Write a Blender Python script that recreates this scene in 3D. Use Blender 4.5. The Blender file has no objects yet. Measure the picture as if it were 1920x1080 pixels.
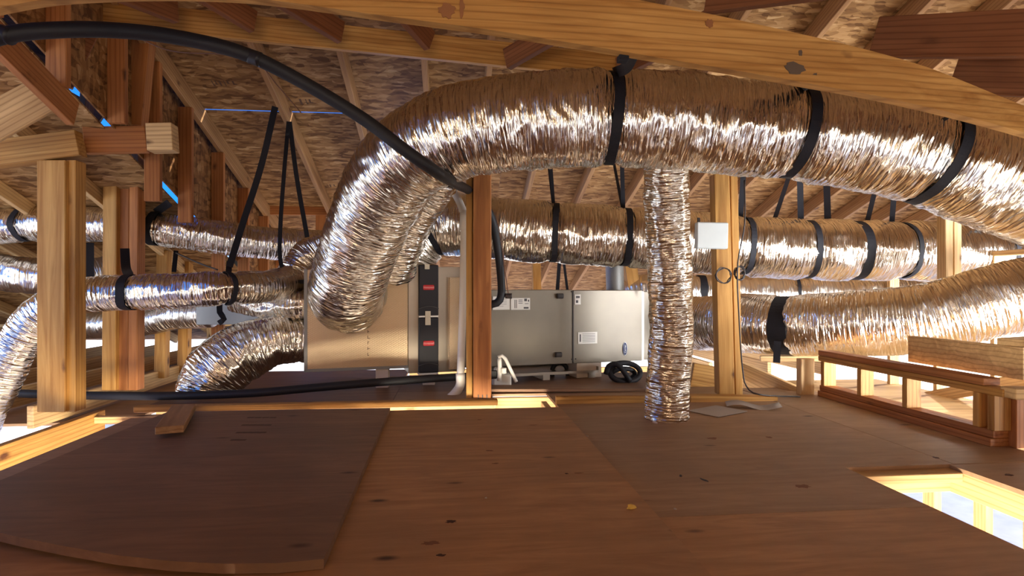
import bpy, bmesh, math, random
from mathutils import Vector, Matrix, noise
random.seed(7)
C = bpy.context.scene.collection
S = bpy.context.scene
# ------------------------------------------------------------------ camera, world, lights, exposure
H, F = 0.75, 1100.0
YAW = math.atan(110 / 1100)
cs, sn = math.cos(YAW), math.sin(YAW)
cam = bpy.data.cameras.new('camera'); cam.sensor_width = 36; cam.lens = 36 * F / 1920
cam.clip_start = 0.05; cam.clip_end = 300
co = bpy.data.objects.new('camera', cam); C.objects.link(co)
co.location = (0, 0, H); co.rotation_euler = (math.pi / 2, 0, -YAW); S.camera = co

w = bpy.data.worlds.new('sky'); S.world = w; w.use_nodes = True
nt = w.node_tree; nt.nodes.clear()
tc = nt.nodes.new('ShaderNodeTexCoord'); sx = nt.nodes.new('ShaderNodeSeparateXYZ')
rp = nt.nodes.new('ShaderNodeValToRGB'); bg = nt.nodes.new('ShaderNodeBackground'); wo = nt.nodes.new('ShaderNodeOutputWorld')
nt.links.new(tc.outputs['Generated'], sx.inputs[0]); nt.links.new(sx.outputs['Z'], rp.inputs[0])
rl = nt.nodes.new('ShaderNodeValToRGB'); nt.links.new(sx.outputs['Z'], rl.inputs[0])
mxs = nt.nodes.new('ShaderNodeMix'); mxs.data_type = 'RGBA'
mrs = nt.nodes.new('ShaderNodeMapRange'); mrs.inputs[1].default_value = -.1; mrs.inputs[2].default_value = .5; nt.links.new(sx.outputs['X'], mrs.inputs[0])
nt.links.new(mrs.outputs[0], mxs.inputs[0]); nt.links.new(rl.outputs[0], mxs.inputs[6]); nt.links.new(rp.outputs[0], mxs.inputs[7])
nt.links.new(mxs.outputs[2], bg.inputs[0]); nt.links.new(bg.outputs[0], wo.inputs[0])
e = rp.color_ramp.elements
e[0].position = 0.0; e[0].color = (1, .96, .9, 1); e[1].position = .42; e[1].color = (.02, .14, .55, 1)
n = e.new(.12); n.color = (.75, .86, 1, 1)
n = e.new(.25); n.color = (.10, .33, .85, 1)
e2 = rl.color_ramp.elements
e2[0].position = 0.0; e2[0].color = (.9, .93, 1, 1); e2[1].position = .4; e2[1].color = (.012, .09, .45, 1)
n = e2.new(.05); n.color = (.30, .50, .9, 1)
n = e2.new(.11); n.color = (.015, .17, .60, 1)
bg.inputs[1].default_value = 2.6

def light(kind, name, loc, target, energy, color, size=None, size_y=None):
    l = bpy.data.lights.new(name, kind); l.energy = energy; l.color = color
    if kind == 'AREA':
        l.shape = 'RECTANGLE'; l.size = size; l.size_y = size_y or size
    o = bpy.data.objects.new(name, l); C.objects.link(o); o.location = loc
    o.rotation_euler = (Vector(target) - Vector(loc)).to_track_quat('-Z', 'Y').to_euler()
    return o
sun = light('SUN', 'sun', (10, 6, 6), (0, 2.8, 1.5), 6, (1, .93, .82)); sun.data.angle = .01
light('AREA', 'gable_opening_daylight', (-.8, -3.6, 1.4), (-.4, 4, 1.05), 74, (1, .70, .40), 4.2, .32)
light('AREA', 'side_opening_daylight', (4.7, 2.3, .35), (2.7, 5.1, .9), 185, (.92, .96, 1), 2.0, 1.4)
light('AREA', 'left_eave_daylight', (-5.6, 4.0, .5), (-1, 5.5, 1.2), 34, (.85, .93, 1), 3.0, .8)
light('AREA', 'blue_rim_fill', (-.5, 5.95, 1.48), (.9, 4.7, 1.2), 9, (.12, .35, 1), .7, .12)  # added blue lamp hidden behind the bent duct, rims the level duct
light('AREA', 'lower_room_daylight', (2.4, 2.5, -1.0), (2.4, 2.6, -3), 260, (1, .93, .82), 5, 4)
light('AREA', 'lower_gap_fill', (.2, .6, -1.3), (.3, 4, -.1), 420, (1, .9, .7), 2.5, 1.2)  # added lamp under the floor, brightens joist faces seen in the back gap
light('AREA', 'ladder_opening_daylight', (.6, -1.2, -.35), (.8, 1.2, 2.6), 2.5, (1, .55, .28), 1.6, 1.2)
bpy.data.lights['side_opening_daylight'].spread = math.radians(75)
S.view_settings.view_transform = 'Standard'; S.view_settings.look = 'None'
S.view_settings.gamma = 1; S.view_settings.use_curve_mapping = False
S.view_settings.exposure = 0.08

# ------------------------------------------------------------------ helpers
def P(px, py, D):                      # a point seen at pixel px, py, at depth D in front of the camera
    X = (px - 960) / F * D; Z = H - (py - 540) / F * D
    return Vector((X * cs + D * sn, -X * sn + D * cs, Z))
def proj(p):
    X = p.x * cs - p.y * sn; D = p.x * sn + p.y * cs
    return 960 + F * X / D, 540 - F * (p.z - H) / D
def u_at(v, px):
    t = (px - 960) / F
    return v * (cs - t * sn) / (sn + t * cs)
def G(px, py):                         # floor point
    return P(px, py, H * F / (py - 540))

def props(o, label=None, cat=None, group=None, kind=None):
    if label: o['label'] = label
    if cat: o['category'] = cat
    if group: o['group'] = group
    if kind: o['kind'] = kind
    return o
def empty(name, loc=(0, 0, 0), rz=0, label=None, cat=None, group=None, kind=None):
    o = bpy.data.objects.new(name, None); C.objects.link(o); o.location = loc; o.rotation_euler = (0, 0, rz)
    o.empty_display_size = .05
    return props(o, label, cat, group, kind)
def link(name, me, mat, parent=None, local=False, smooth=False):
    o = bpy.data.objects.new(name, me); C.objects.link(o)
    if mat and not me.materials: me.materials.append(mat)
    if smooth:
        for p in me.polygons: p.use_smooth = True
    if parent:
        o.parent = parent
        if not local:
            m = Matrix.LocRotScale(parent.location, parent.rotation_euler, None)
            o.matrix_parent_inverse = m.inverted()
    return o
def from_bm(name, bm, mat, parent=None, local=False, smooth=False):
    bmesh.ops.recalc_face_normals(bm, faces=bm.faces)
    me = bpy.data.meshes.new(name); bm.to_mesh(me); bm.free()
    return link(name, me, mat, parent, local, smooth)
def bx(bm, x0, x1, y0, y1, z0, z1, bev=0.0):
    r = bmesh.ops.create_cube(bm, size=1)
    vs = r['verts']
    for v in vs:
        v.co = Vector(((x0 + x1) / 2 + v.co.x * (x1 - x0), (y0 + y1) / 2 + v.co.y * (y1 - y0), (z0 + z1) / 2 + v.co.z * (z1 - z0)))
    if bev > 0:
        es = list({e for v in vs for e in v.link_edges})
        bmesh.ops.bevel(bm, geom=es, offset=bev, segments=1, affect='EDGES')
def frame_of(d, up=(0, 0, 1)):
    x = d.normalized(); up = Vector(up)
    if abs(x.dot(up)) > .98: up = Vector((0, -1, 0))
    z = (up - x * up.dot(x)).normalized(); y = z.cross(x)
    return x, y, z
def lum(name, p0, p1, w, h, mat, parent=None, up=(0, 0, 1), bev=.003):
    """a sawn board from p0 to p1; h runs along 'up', w across"""
    p0 = Vector(p0); p1 = Vector(p1); L = (p1 - p0).length
    x, y, z = frame_of(p1 - p0, up)
    bm = bmesh.new(); bx(bm, 0, L, -w / 2, w / 2, -h / 2, h / 2, bev)
    me = bpy.data.meshes.new(name); bm.to_mesh(me); bm.free()
    o = link(name, me, mat, parent)
    m = Matrix(((x.x, y.x, z.x, p0.x), (x.y, y.y, z.y, p0.y), (x.z, y.z, z.z, p0.z), (0, 0, 0, 1)))
    if parent:
        o.matrix_basis = m
    else:
        o.matrix_world = m
    return o
def box(name, x0, x1, y0, y1, z0, z1, mat, parent=None, bev=.003, local=False):
    bm = bmesh.new(); bx(bm, x0, x1, y0, y1, z0, z1, bev)
    return from_bm(name, bm, mat, parent, local)
def slab(name, pts, z0, z1, mat, parent=None):       # prism from a plan polygon
    bm = bmesh.new()
    a = [bm.verts.new((p[0], p[1], z0)) for p in pts]; b = [bm.verts.new((p[0], p[1], z1)) for p in pts]
    bm.faces.new(a); bm.faces.new(b)
    for i in range(len(pts)):
        j = (i + 1) % len(pts); bm.faces.new((a[i], a[j], b[j], b[i]))
    return from_bm(name, bm, mat, parent)
def catmull(pts, step):
    pts = [Vector(p) for p in pts]
    q = [pts[0] * 2 - pts[1]] + pts + [pts[-1] * 2 - pts[-2]]
    dense = []
    for i in range(1, len(q) - 2):
        p0, p1, p2, p3 = q[i - 1:i + 3]
        nn = max(8, int((p2 - p1).length / step * 3))
        for k in range(nn):
            t = k / nn
            dense.append(.5 * (2 * p1 + (p2 - p0) * t + (2 * p0 - 5 * p1 + 4 * p2 - p3) * t * t + (3 * p1 - p0 - 3 * p2 + p3) * t ** 3))
    dense.append(q[-2])
    out = [dense[0]]; acc = 0
    for a, b in zip(dense, dense[1:]):
        acc += (b - a).length
        if acc >= step: out.append(b); acc = 0
    if (out[-1] - dense[-1]).length > step * .3: out.append(dense[-1])
    return out
def frames(c):
    T = []
    for i in range(len(c)):
        a = c[max(0, i - 1)]; b = c[min(len(c) - 1, i + 1)]; T.append((b - a).normalized())
    n = (Vector((0, 0, 1)) - T[0] * T[0].z)
    if n.length < .2: n = Vector((0, -1, 0)) - T[0] * T[0].dot(Vector((0, -1, 0)))
    n.normalize(); out = []
    for t in T:
        n = (n - t * n.dot(t)).normalized(); out.append((t, n, t.cross(n)))
    return out
def tube_bm(pts, r, seg=12, step=.03, closed=True, bm=None):
    c = catmull(pts, step) if len(pts) > 1 else pts
    fr = frames(c); own = bm is None
    if own: bm = bmesh.new()
    rings = []
    for p, (t, n, b) in zip(c, fr):
        rings.append([bm.verts.new(p + (n * math.cos(2 * math.pi * k / seg) + b * math.sin(2 * math.pi * k / seg)) * r) for k in range(seg)])
    for A, B in zip(rings, rings[1:]):
        for k in range(seg): bm.faces.new((A[k], A[(k + 1) % seg], B[(k + 1) % seg], B[k]))
    bm.faces.new(rings[0][::-1]); bm.faces.new(rings[-1])
    return bm
def tube(name, pts, r, mat, parent=None, seg=12, step=.03, local=False):
    return from_bm(name, tube_bm(pts, r, seg, step), mat, parent, local, True)
def ribbon_bm(pts, wid, th=.003, face=None, bm=None, step=.03):
    """flat strap along pts; its flat side looks at the point 'face'"""
    c = catmull(pts, step)
    if bm is None: bm = bmesh.new()
    rings = []
    for i, p in enumerate(c):
        t = (c[min(i + 1, len(c) - 1)] - c[max(0, i - 1)]).normalized()
        nrm = (Vector(face) - p) if face is not None else Vector((0, -1, 0))
        nrm = (nrm - t * nrm.dot(t)).normalized(); s = t.cross(nrm)
        rings.append([bm.verts.new(p + s * a * wid / 2 + nrm * b * th / 2) for a, b in ((-1, -1), (1, -1), (1, 1), (-1, 1))])
    for A, B in zip(rings, rings[1:]):
        for k in range(4): bm.faces.new((A[k], A[(k + 1) % 4], B[(k + 1) % 4], B[k]))
    bm.faces.new(rings[0]); bm.faces.new(rings[-1])
    return bm
def text(name, s, size, mat, parent, m, depth=.0006):
    cu = bpy.data.curves.new(name, 'FONT'); cu.body = s; cu.size = size; cu.extrude = depth
    cu.align_x = 'CENTER'; cu.align_y = 'CENTER'
    t = bpy.data.objects.new(name, cu); C.objects.link(t)
    me = bpy.data.meshes.new_from_object(t.evaluated_get(bpy.context.evaluated_depsgraph_get()))
    bpy.data.objects.remove(t)
    me.materials.clear()
    me.transform(m)
    return link(name, me, mat, parent, local=True)

# ------------------------------------------------------------------ materials
def mat_base(name):
    m = bpy.data.materials.new(name); m.use_nodes = True
    return m, m.node_tree, m.node_tree.nodes['Principled BSDF']
def nd(t, kind, **kw):
    n_ = t.nodes.new(kind)
    for k, v in kw.items():
        if k in n_.inputs.keys(): n_.inputs[k].default_value = v
        else: setattr(n_, k, v)
    return n_
def ramp(t, stops):
    r = t.nodes.new('ShaderNodeValToRGB'); el = r.color_ramp.elements
    el[0].position, el[0].color = stops[0][0], (*stops[0][1], 1)
    el[1].position, el[1].color = stops[-1][0], (*stops[-1][1], 1)
    for p, c_ in stops[1:-1]:
        x = el.new(p); x.color = (*c_, 1)
    return r
def wood(name, light_c, dark_c, rough=.62, scale=1.0, knot=(.10, .035, .012)):
    m, t, b = mat_base(name); L = t.links.new
    tcn = nd(t, 'ShaderNodeTexCoord'); oi = nd(t, 'ShaderNodeObjectInfo')
    add = nd(t, 'ShaderNodeVectorMath', operation='MULTIPLY_ADD')
    L(oi.outputs['Random'], add.inputs[0]); add.inputs[1].default_value = (37, 19, 11); L(tcn.outputs['Object'], add.inputs[2])
    mp = nd(t, 'ShaderNodeMapping'); mp.inputs['Scale'].default_value = (1.3 * scale, 22 * scale, 22 * scale); L(add.outputs[0], mp.inputs[0])
    n1 = nd(t, 'ShaderNodeTexNoise', Scale=1.0, Detail=6.0, Roughness=.6, Distortion=.9); L(mp.outputs[0], n1.inputs['Vector'])
    n2 = nd(t, 'ShaderNodeTexNoise', Scale=2.2, Detail=3.0); L(add.outputs[0], n2.inputs['Vector'])
    r1 = ramp(t, [(.32, dark_c), (.52, tuple((a * .45 + c * .55) for a, c in zip(dark_c, light_c))), (.68, light_c)]); L(n1.outputs[0], r1.inputs[0])
    mp2 = nd(t, 'ShaderNodeMapping'); mp2.inputs['Scale'].default_value = (3.5, 8, 8); dz = nd(t, 'ShaderNodeTexNoise', Scale=14.0); L(add.outputs[0], dz.inputs['Vector']); dd = nd(t, 'ShaderNodeVectorMath', operation='MULTIPLY_ADD'); L(dz.outputs['Color'], dd.inputs[0]); dd.inputs[1].default_value = (.05, .03, .03); L(add.outputs[0], dd.inputs[2]); L(dd.outputs[0], mp2.inputs[0])
    vo = nd(t, 'ShaderNodeTexVoronoi', Scale=1.0, Randomness=1.0); L(mp2.outputs[0], vo.inputs['Vector'])
    kr = ramp(t, [(.07, (1, 1, 1)), (.13, (.45, .45, .45)), (.2, (0, 0, 0))]); L(vo.outputs['Distance'], kr.inputs[0])
    mk = nd(t, 'ShaderNodeMix', data_type='RGBA'); sc_ = nd(t, 'ShaderNodeSeparateColor'); L(vo.outputs['Color'], sc_.inputs[0]); lt = nd(t, 'ShaderNodeMath', operation='LESS_THAN'); L(sc_.outputs[0], lt.inputs[0]); lt.inputs[1].default_value = .4
    km = nd(t, 'ShaderNodeMath', operation='MULTIPLY'); L(kr.outputs[0], km.inputs[0]); L(lt.outputs[0], km.inputs[1]); L(km.outputs[0], mk.inputs[0]); L(r1.outputs[0], mk.inputs[6]); mk.inputs[7].default_value = (*knot, 1)
    mp3 = nd(t, 'ShaderNodeMapping'); mp3.inputs['Scale'].default_value = (.55, 5, 5); L(add.outputs[0], mp3.inputs[0])
    wv = nd(t, 'ShaderNodeTexWave', Scale=2.6, Distortion=4.0, Detail=2.0); wv.bands_direction = 'Z'; wv.inputs['Detail Scale'].default_value = .8; L(mp3.outputs[0], wv.inputs['Vector'])
    wr = ramp(t, [(.0, (.62, .55, .5)), (.22, (.95, .94, .93)), (1.0, (1, 1, 1))]); L(wv.outputs['Fac'], wr.inputs[0])
    mw = nd(t, 'ShaderNodeMix', data_type='RGBA', blend_type='MULTIPLY'); mw.inputs[0].default_value = .75; L(mk.outputs[2], mw.inputs[6]); L(wr.outputs[0], mw.inputs[7])
    hs = nd(t, 'ShaderNodeHueSaturation'); L(mw.outputs[2], hs.inputs['Color'])
    mr = nd(t, 'ShaderNodeMapRange'); L(n2.outputs[0], mr.inputs[0]); mr.inputs[3].default_value = .72; mr.inputs[4].default_value = 1.2
    L(mr.outputs[0], hs.inputs['Value'])
    L(hs.outputs[0], b.inputs['Base Color']); b.inputs['Roughness'].default_value = rough
    b.inputs['Specular IOR Level'].default_value = .25
    bp = nd(t, 'ShaderNodeBump', Strength=.35, Distance=.004); L(n1.outputs[0], bp.inputs['Height']); L(bp.outputs[0], b.inputs['Normal'])
    return m
PINE = wood('pine_framing', (.60, .33, .095), (.36, .16, .035))
PALE = wood('pale_pine', (.74, .50, .24), (.52, .32, .14))
FIR = wood('red_fir', (.50, .205, .065), (.32, .115, .035))
RAFT = wood('rafter_lumber', (.48, .27, .115), (.32, .165, .065))
def osb(name, tint=(1, 1, 1), vert=False):
    m, t, b = mat_base(name); L = t.links.new
    tcn = nd(t, 'ShaderNodeTexCoord'); oi = nd(t, 'ShaderNodeObjectInfo')
    add = nd(t, 'ShaderNodeVectorMath', operation='MULTIPLY_ADD')
    L(oi.outputs['Random'], add.inputs[0]); add.inputs[1].default_value = (13, 29, 7); L(tcn.outputs['Object'], add.inputs[2])
    dn = nd(t, 'ShaderNodeTexNoise', Scale=9.0, Detail=2.0); L(add.outputs[0], dn.inputs['Vector'])
    ad2 = nd(t, 'ShaderNodeVectorMath', operation='MULTIPLY_ADD'); L(dn.outputs['Color'], ad2.inputs[0]); ad2.inputs[1].default_value = (.05, .05, .05); L(add.outputs[0], ad2.inputs[2])
    cols = []; dist = None
    for rz, sc in ((.35, (9, 30, 9)), (-.6, (12, 42, 12))) if not vert else ((0, (9, 11, 32)), (0, (12, 40, 15))):
        mp = nd(t, 'ShaderNodeMapping'); mp.inputs['Scale'].default_value = sc; mp.inputs['Rotation'].default_value = (0, 0, rz); L(ad2.outputs[0], mp.inputs[0])
        vo = nd(t, 'ShaderNodeTexVoronoi', Scale=1.0); L(mp.outputs[0], vo.inputs['Vector'])
        s_ = nd(t, 'ShaderNodeSeparateColor'); L(vo.outputs['Color'], s_.inputs[0]); cols.append(s_.outputs[0]); dist = vo.outputs['Distance']
    ma = nd(t, 'ShaderNodeMath', operation='ADD'); L(cols[0], ma.inputs[0]); L(cols[1], ma.inputs[1])
    k = tint
    rr = ramp(t, [(.15, (.13 * k[0], .058 * k[1], .018 * k[2])), (.6, (.33 * k[0], .178 * k[1], .066 * k[2])), (1.1 / 2 + .3, (.44 * k[0], .26 * k[1], .11 * k[2])), (1.0, (.56 * k[0], .38 * k[1], .19 * k[2]))])
    hf = nd(t, 'ShaderNodeMath', operation='MULTIPLY'); L(ma.outputs[0], hf.inputs[0]); hf.inputs[1].default_value = .5
    L(hf.outputs[0], rr.inputs[0]); L(rr.outputs[0], b.inputs['Base Color']); b.inputs['Roughness'].default_value = .7
    b.inputs['Specular IOR Level'].default_value = .2
    bp = nd(t, 'ShaderNodeBump', Strength=.5, Distance=.004); L(hf.outputs[0], bp.inputs['Height']); L(bp.outputs[0], b.inputs['Normal'])
    return m
OSB = osb('osb_sheathing'); OSBW = osb('osb_wall_sheathing', (.8, .68, .6), True)
def ply(name, a, b_, stain):
    m, t, b = mat_base(name); L = t.links.new
    tcn = nd(t, 'ShaderNodeTexCoord'); oi = nd(t, 'ShaderNodeObjectInfo')
    add = nd(t, 'ShaderNodeVectorMath', operation='MULTIPLY_ADD')
    L(oi.outputs['Random'], add.inputs[0]); add.inputs[1].default_value = (31, 17, 3); L(tcn.outputs['Object'], add.inputs[2])
    mp = nd(t, 'ShaderNodeMapping'); mp.inputs['Scale'].default_value = (1.3, 9, 6); L(add.outputs[0], mp.inputs[0])
    n1 = nd(t, 'ShaderNodeTexNoise', Scale=1.6, Detail=8.0, Roughness=.62, Distortion=1.3); L(mp.outputs[0], n1.inputs['Vector'])
    n2 = nd(t, 'ShaderNodeTexNoise', Scale=1.7, Detail=5.0, Roughness=.6); L(add.outputs[0], n2.inputs['Vector'])
    r1 = ramp(t, [(.35, b_), (.65, a)]); L(n1.outputs[0], r1.inputs[0])
    r2 = ramp(t, [(.38, (1, 1, 1)), (.62, (0, 0, 0))]); L(n2.outputs[0], r2.inputs[0])
    mm = nd(t, 'ShaderNodeMath', operation='MULTIPLY'); L(r2.outputs[0], mm.inputs[0]); mm.inputs[1].default_value = .55
    mk = nd(t, 'ShaderNodeMix', data_type='RGBA'); L(mm.outputs[0], mk.inputs[0]); L(r1.outputs[0], mk.inputs[6]); mk.inputs[7].default_value = (*stain, 1)
    mp2 = nd(t, 'ShaderNodeMapping'); mp2.inputs['Scale'].default_value = (2.0, 4.5, 1); L(add.outputs[0], mp2.inputs[0])
    vo = nd(t, 'ShaderNodeTexVoronoi', Scale=1.15); L(mp2.outputs[0], vo.inputs['Vector'])
    kr = ramp(t, [(.03, (.9, .9, .9)), (.10, (0, 0, 0))]); L(vo.outputs['Distance'], kr.inputs[0])
    m3 = nd(t, 'ShaderNodeMix', data_type='RGBA'); L(kr.outputs[0], m3.inputs[0]); L(mk.outputs[2], m3.inputs[6]); m3.inputs[7].default_value = (.05, .016, .008, 1)
    L(m3.outputs[2], b.inputs['Base Color']); b.inputs['Roughness'].default_value = .58
    b.inputs['Specular IOR Level'].default_value = .3
    bp = nd(t, 'ShaderNodeBump', Strength=.25, Distance=.004); L(n1.outputs[0], bp.inputs['Height']); L(bp.outputs[0], b.inputs['Normal'])
    return m
PLY = ply('plywood', (.54, .30, .14), (.37, .19, .082), (.29, .16, .08))
PLYG = ply('dusty_plywood', (.42, .26, .15), (.31, .18, .10), (.24, .15, .085))
PLYD = ply('dark_plywood', (.29, .16, .09), (.20, .105, .058), (.145, .085, .052))
DARKRED = wood('dark_red_lumber', (.25, .095, .035), (.16, .055, .018))  # darker tone of the red fir, for joists, short rafters and braces
def foil(name, col=(.80, .74, .645), rough=.17, su=44, sv=4.5, strength=.8):
    m, t, b = mat_base(name); L = t.links.new
    tcn = nd(t, 'ShaderNodeTexCoord')
    mp = nd(t, 'ShaderNodeMapping'); mp.inputs['Scale'].default_value = (su, sv, 1); L(tcn.outputs['UV'], mp.inputs[0])
    n1 = nd(t, 'ShaderNodeTexNoise', Scale=1.0, Detail=3.0, Roughness=.5, Distortion=.7); L(mp.outputs[0], n1.inputs['Vector'])
    vo = nd(t, 'ShaderNodeTexVoronoi', Scale=1.6); vo.feature = 'F1'; L(mp.outputs[0], vo.inputs['Vector'])
    ad = nd(t, 'ShaderNodeMath', operation='ADD'); L(n1.outputs[0], ad.inputs[0])
    mu = nd(t, 'ShaderNodeMath', operation='MULTIPLY'); L(vo.outputs['Distance'], mu.inputs[0]); mu.inputs[1].default_value = .5; L(mu.outputs[0], ad.inputs[1])
    bp = nd(t, 'ShaderNodeBump', Strength=strength, Distance=.022); L(ad.outputs[0], bp.inputs['Height']); L(bp.outputs[0], b.inputs['Normal'])
    n2 = nd(t, 'ShaderNodeTexNoise', Scale=3.0, Detail=3.0); L(tcn.outputs['UV'], n2.inputs['Vector'])
    mr = nd(t, 'ShaderNodeMapRange'); L(n2.outputs[0], mr.inputs[0]); mr.inputs[3].default_value = rough - .06; mr.inputs[4].default_value = rough + .1
    L(mr.outputs[0], b.inputs['Roughness'])
    b.inputs['Base Color'].default_value = (*col, 1); b.inputs['Metallic'].default_value = 1
    return m
FOIL = foil('duct_foil')
FOILB = foil('bright_duct_foil', (.84, .79, .71), .26, 40, 4.5)
def board_foil():
    m, t, b = mat_base('duct_board_foil'); L = t.links.new
    tcn = nd(t, 'ShaderNodeTexCoord')
    hs = []
    for rz in (.50, -.50):
        mp = nd(t, 'ShaderNodeMapping'); mp.inputs['Rotation'].default_value = (0, rz, 0); L(tcn.outputs['Object'], mp.inputs[0])
        wv = nd(t, 'ShaderNodeTexWave', Scale=26.0, Distortion=0.0); wv.bands_direction = 'Z'; L(mp.outputs[0], wv.inputs['Vector'])
        hs.append(wv.outputs['Fac'])
    mx = nd(t, 'ShaderNodeMath', operation='MAXIMUM'); L(hs[0], mx.inputs[0]); L(hs[1], mx.inputs[1])
    bp = nd(t, 'ShaderNodeBump', Strength=.6, Distance=.003); L(mx.outputs[0], bp.inputs['Height']); L(bp.outputs[0], b.inputs['Normal'])
    b.inputs['Base Color'].default_value = (.66, .50, .33, 1); b.inputs['Metallic'].default_value = .85; b.inputs['Roughness'].default_value = .33
    return m
BOARD = board_foil()
def plain(name, col, rough=.5, metal=0.0, bump=0.0, spec=.5, bscale=30):
    m, t, b = mat_base(name)
    tcn = nd(t, 'ShaderNodeTexCoord'); n1 = nd(t, 'ShaderNodeTexNoise', Scale=float(bscale), Detail=3.0); t.links.new(tcn.outputs['Object'], n1.inputs['Vector'])
    n2 = nd(t, 'ShaderNodeTexNoise', Scale=3.0, Detail=4.0); t.links.new(tcn.outputs['Object'], n2.inputs['Vector'])
    r = ramp(t, [(.3, tuple(c * .88 for c in col)), (.7, tuple(min(1, c * 1.08) for c in col))]); t.links.new(n2.outputs[0], r.inputs[0])
    t.links.new(r.outputs[0], b.inputs['Base Color'])
    b.inputs['Roughness'].default_value = rough; b.inputs['Metallic'].default_value = metal; b.inputs['Specular IOR Level'].default_value = spec
    if bump:
        bp = nd(t, 'ShaderNodeBump', Strength=bump, Distance=.003); t.links.new(n1.outputs[0], bp.inputs['Height']); t.links.new(bp.outputs[0], b.inputs['Normal'])
    return m
BLACK = plain('black_webbing', (.013, .012, .016), .7, bump=.5, bscale=120, spec=.25)
RUBBER = plain('black_foam_insulation', (.014, .013, .016), .6, bump=.3, spec=.35)
STEEL = plain('galvanized_steel', (.42, .36, .29), .36, .85, .15, bscale=14)
CABINET = plain('grey_cabinet_steel', (.175, .142, .102), .45, .3, .05)
SHEET = plain('sheet_metal', (.27, .265, .255), .55, .7, .3)
PVC = plain('white_pvc', (.74, .70, .64), .45)
WHITE = plain('white_plastic', (.60, .63, .62), .5, spec=.3)
PAPER = plain('paper', (.42, .37, .33), .8)
STICKER = plain('sticker', (.66, .62, .56), .6)
INK = plain('ink', (.05, .045, .045), .7)
BROWNINK = plain('panel_stamp_ink', (.11, .06, .035), .9)
BPLAS = plain('black_plastic', (.016, .014, .017), .42, spec=.3)
RED = plain('red_badge', (.45, .03, .035), .4)
PINK = plain('badge_letters', (.72, .34, .32), .5)
BLUE = plain('blue_badge', (.02, .025, .08), .5, spec=.2)
SILVER = plain('silver_badge', (.62, .62, .66), .4)
TAPE = plain('masking_tape', (.52, .44, .32), .7)
FOAM = plain('foam_block', (.60, .50, .40), .8)
CONC = plain('lower_floor_concrete', (.78, .74, .68), .8)
LEAF = plain('yellow_scrap', (.80, .55, .12), .7)
WIRE = plain('dark_wire', (.03, .02, .018), .5)
TAN = plain('brown_wire', (.16, .07, .04), .5)

# ------------------------------------------------------------------ setting: floor
floor = empty('floor', (0, 0, 0), kind='structure')
TH = .018
def sheet(v0, v1, u0, u1, z=0, mat=PLY, parent=floor, name='plywood_sheet', pts=None, th=TH):
    pts = pts or [(v0, u0), (v1, u0), (v1, u1), (v0, u1)]
    cx = sum(p[0] for p in pts) / len(pts); cy = sum(p[1] for p in pts) / len(pts)
    o = slab(name, [(p[0] - cx, p[1] - cy) for p in pts], z - th, z, mat)
    o.location = (cx, cy, 0)
    if parent is not None:
        o.parent = parent; o.matrix_parent_inverse = Matrix.Translation(-Vector(parent.location))
    return o
g = .002
sheet(-1.86, -.56 - g, -1.2, 2.3, -.004, PLY); sheet(-1.86, -.56 - g, 2.304, 3.60, -.004, PLYG)
sheet(-.56, .66, -.4, 2.19 - g, .012, PLY); sheet(-.56, .66, 2.19 + g, 3.60, .010, PLY)
sheet(.664, 1.63, -.4, 1.86 - g, 0, PLY)
sheet(0, 0, 0, 0, 0, PLYG, pts=[(.664, 1.86 + g), (1.63, 1.86 + g), (1.63, 2.30), (2.12, 2.30), (2.12, 3.62), (.664, 3.62)])
sheet(2.10, 3.3, -.4, 2.296, -.001, PLYG); sheet(2.124, 2.62, 2.304, 4.2, 0, PLYG); sheet(.664, 2.12, 3.624, 4.3, -.002, PLYG)
sheet(-.4, .27, 3.97, 4.3, -.003, PLYG); sheet(.272, .662, 4.15, 4.3, -.003, PLYG)
sheet(-1.95, -.404, 3.84, 5.5, -.003, PLYD); sheet(-.4, 2.2, 4.304, 5.12, -.003, PLYD); lum('joist', (-.4, 5.45, -.04), (2.2, 5.45, -.04), .04, .08, PALE, floor)
sheet(1.63, 2.10, -.4, .85, 0, PLY)
# framing round the floor openings
for a in [((1.61, .8, -.13), (1.61, 2.34, -.13)),
          ((.62, 3.60, -.14), (.62, 4.0, -.14)), ((-1.9, 3.99, -.14), (.27, 3.99, -.14)), ((.27, 4.17, -.14), (2.6, 4.17, -.14)), ((.27, 3.98, -.14), (.27, 4.17, -.14)), ((-1.9, 3.585, -.06), (2.6, 3.585, -.06)),
          ((-1.5, 3.6, -.14), (-1.5, 4.0, -.14)), ((-.9, 3.6, -.14), (-.9, 4.0, -.14))]:
    lum('joist', a[0], a[1], .038, .07 if a[0][2] == -.06 else .22, PALE, floor)
lum('joist', (2.13, .8, -.07), (2.13, 2.34, -.07), .038, .10, PALE, floor); lum('joist', (1.6, 2.325, -.07), (2.15, 2.325, -.07), .038, .10, PALE, floor)
lum('blocking', (1.66, 2.265, -.035), (2.10, 2.265, -.035), .07, .038, PALE, floor)
for i in range(6):
    lum('joist', (1.60 + .0, 2.9 + i * .42, -.14), (6.0, 2.9 + i * .42, -.14), .038, .22, PALE, floor) if i < 0 else None
low = box('floor', -9, 12, -6, 16, -2.75, -2.7, CONC, None, 0); props(low, kind='structure')
# lower room stud wall seen through the hatch
wl = empty('wall_lower', (0, 0, 0), kind='structure')
for i in range(9):
    lum('stud', (1.2 + i * .34, 3.3, -2.7), (1.2 + i * .34, 3.3, -.3), .05, .09, PALE, wl, up=(0, 1, 0))
lum('plate', (1.1, 3.3, -.28), (4.2, 3.3, -.28), .09, .04, PALE, wl)

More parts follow.
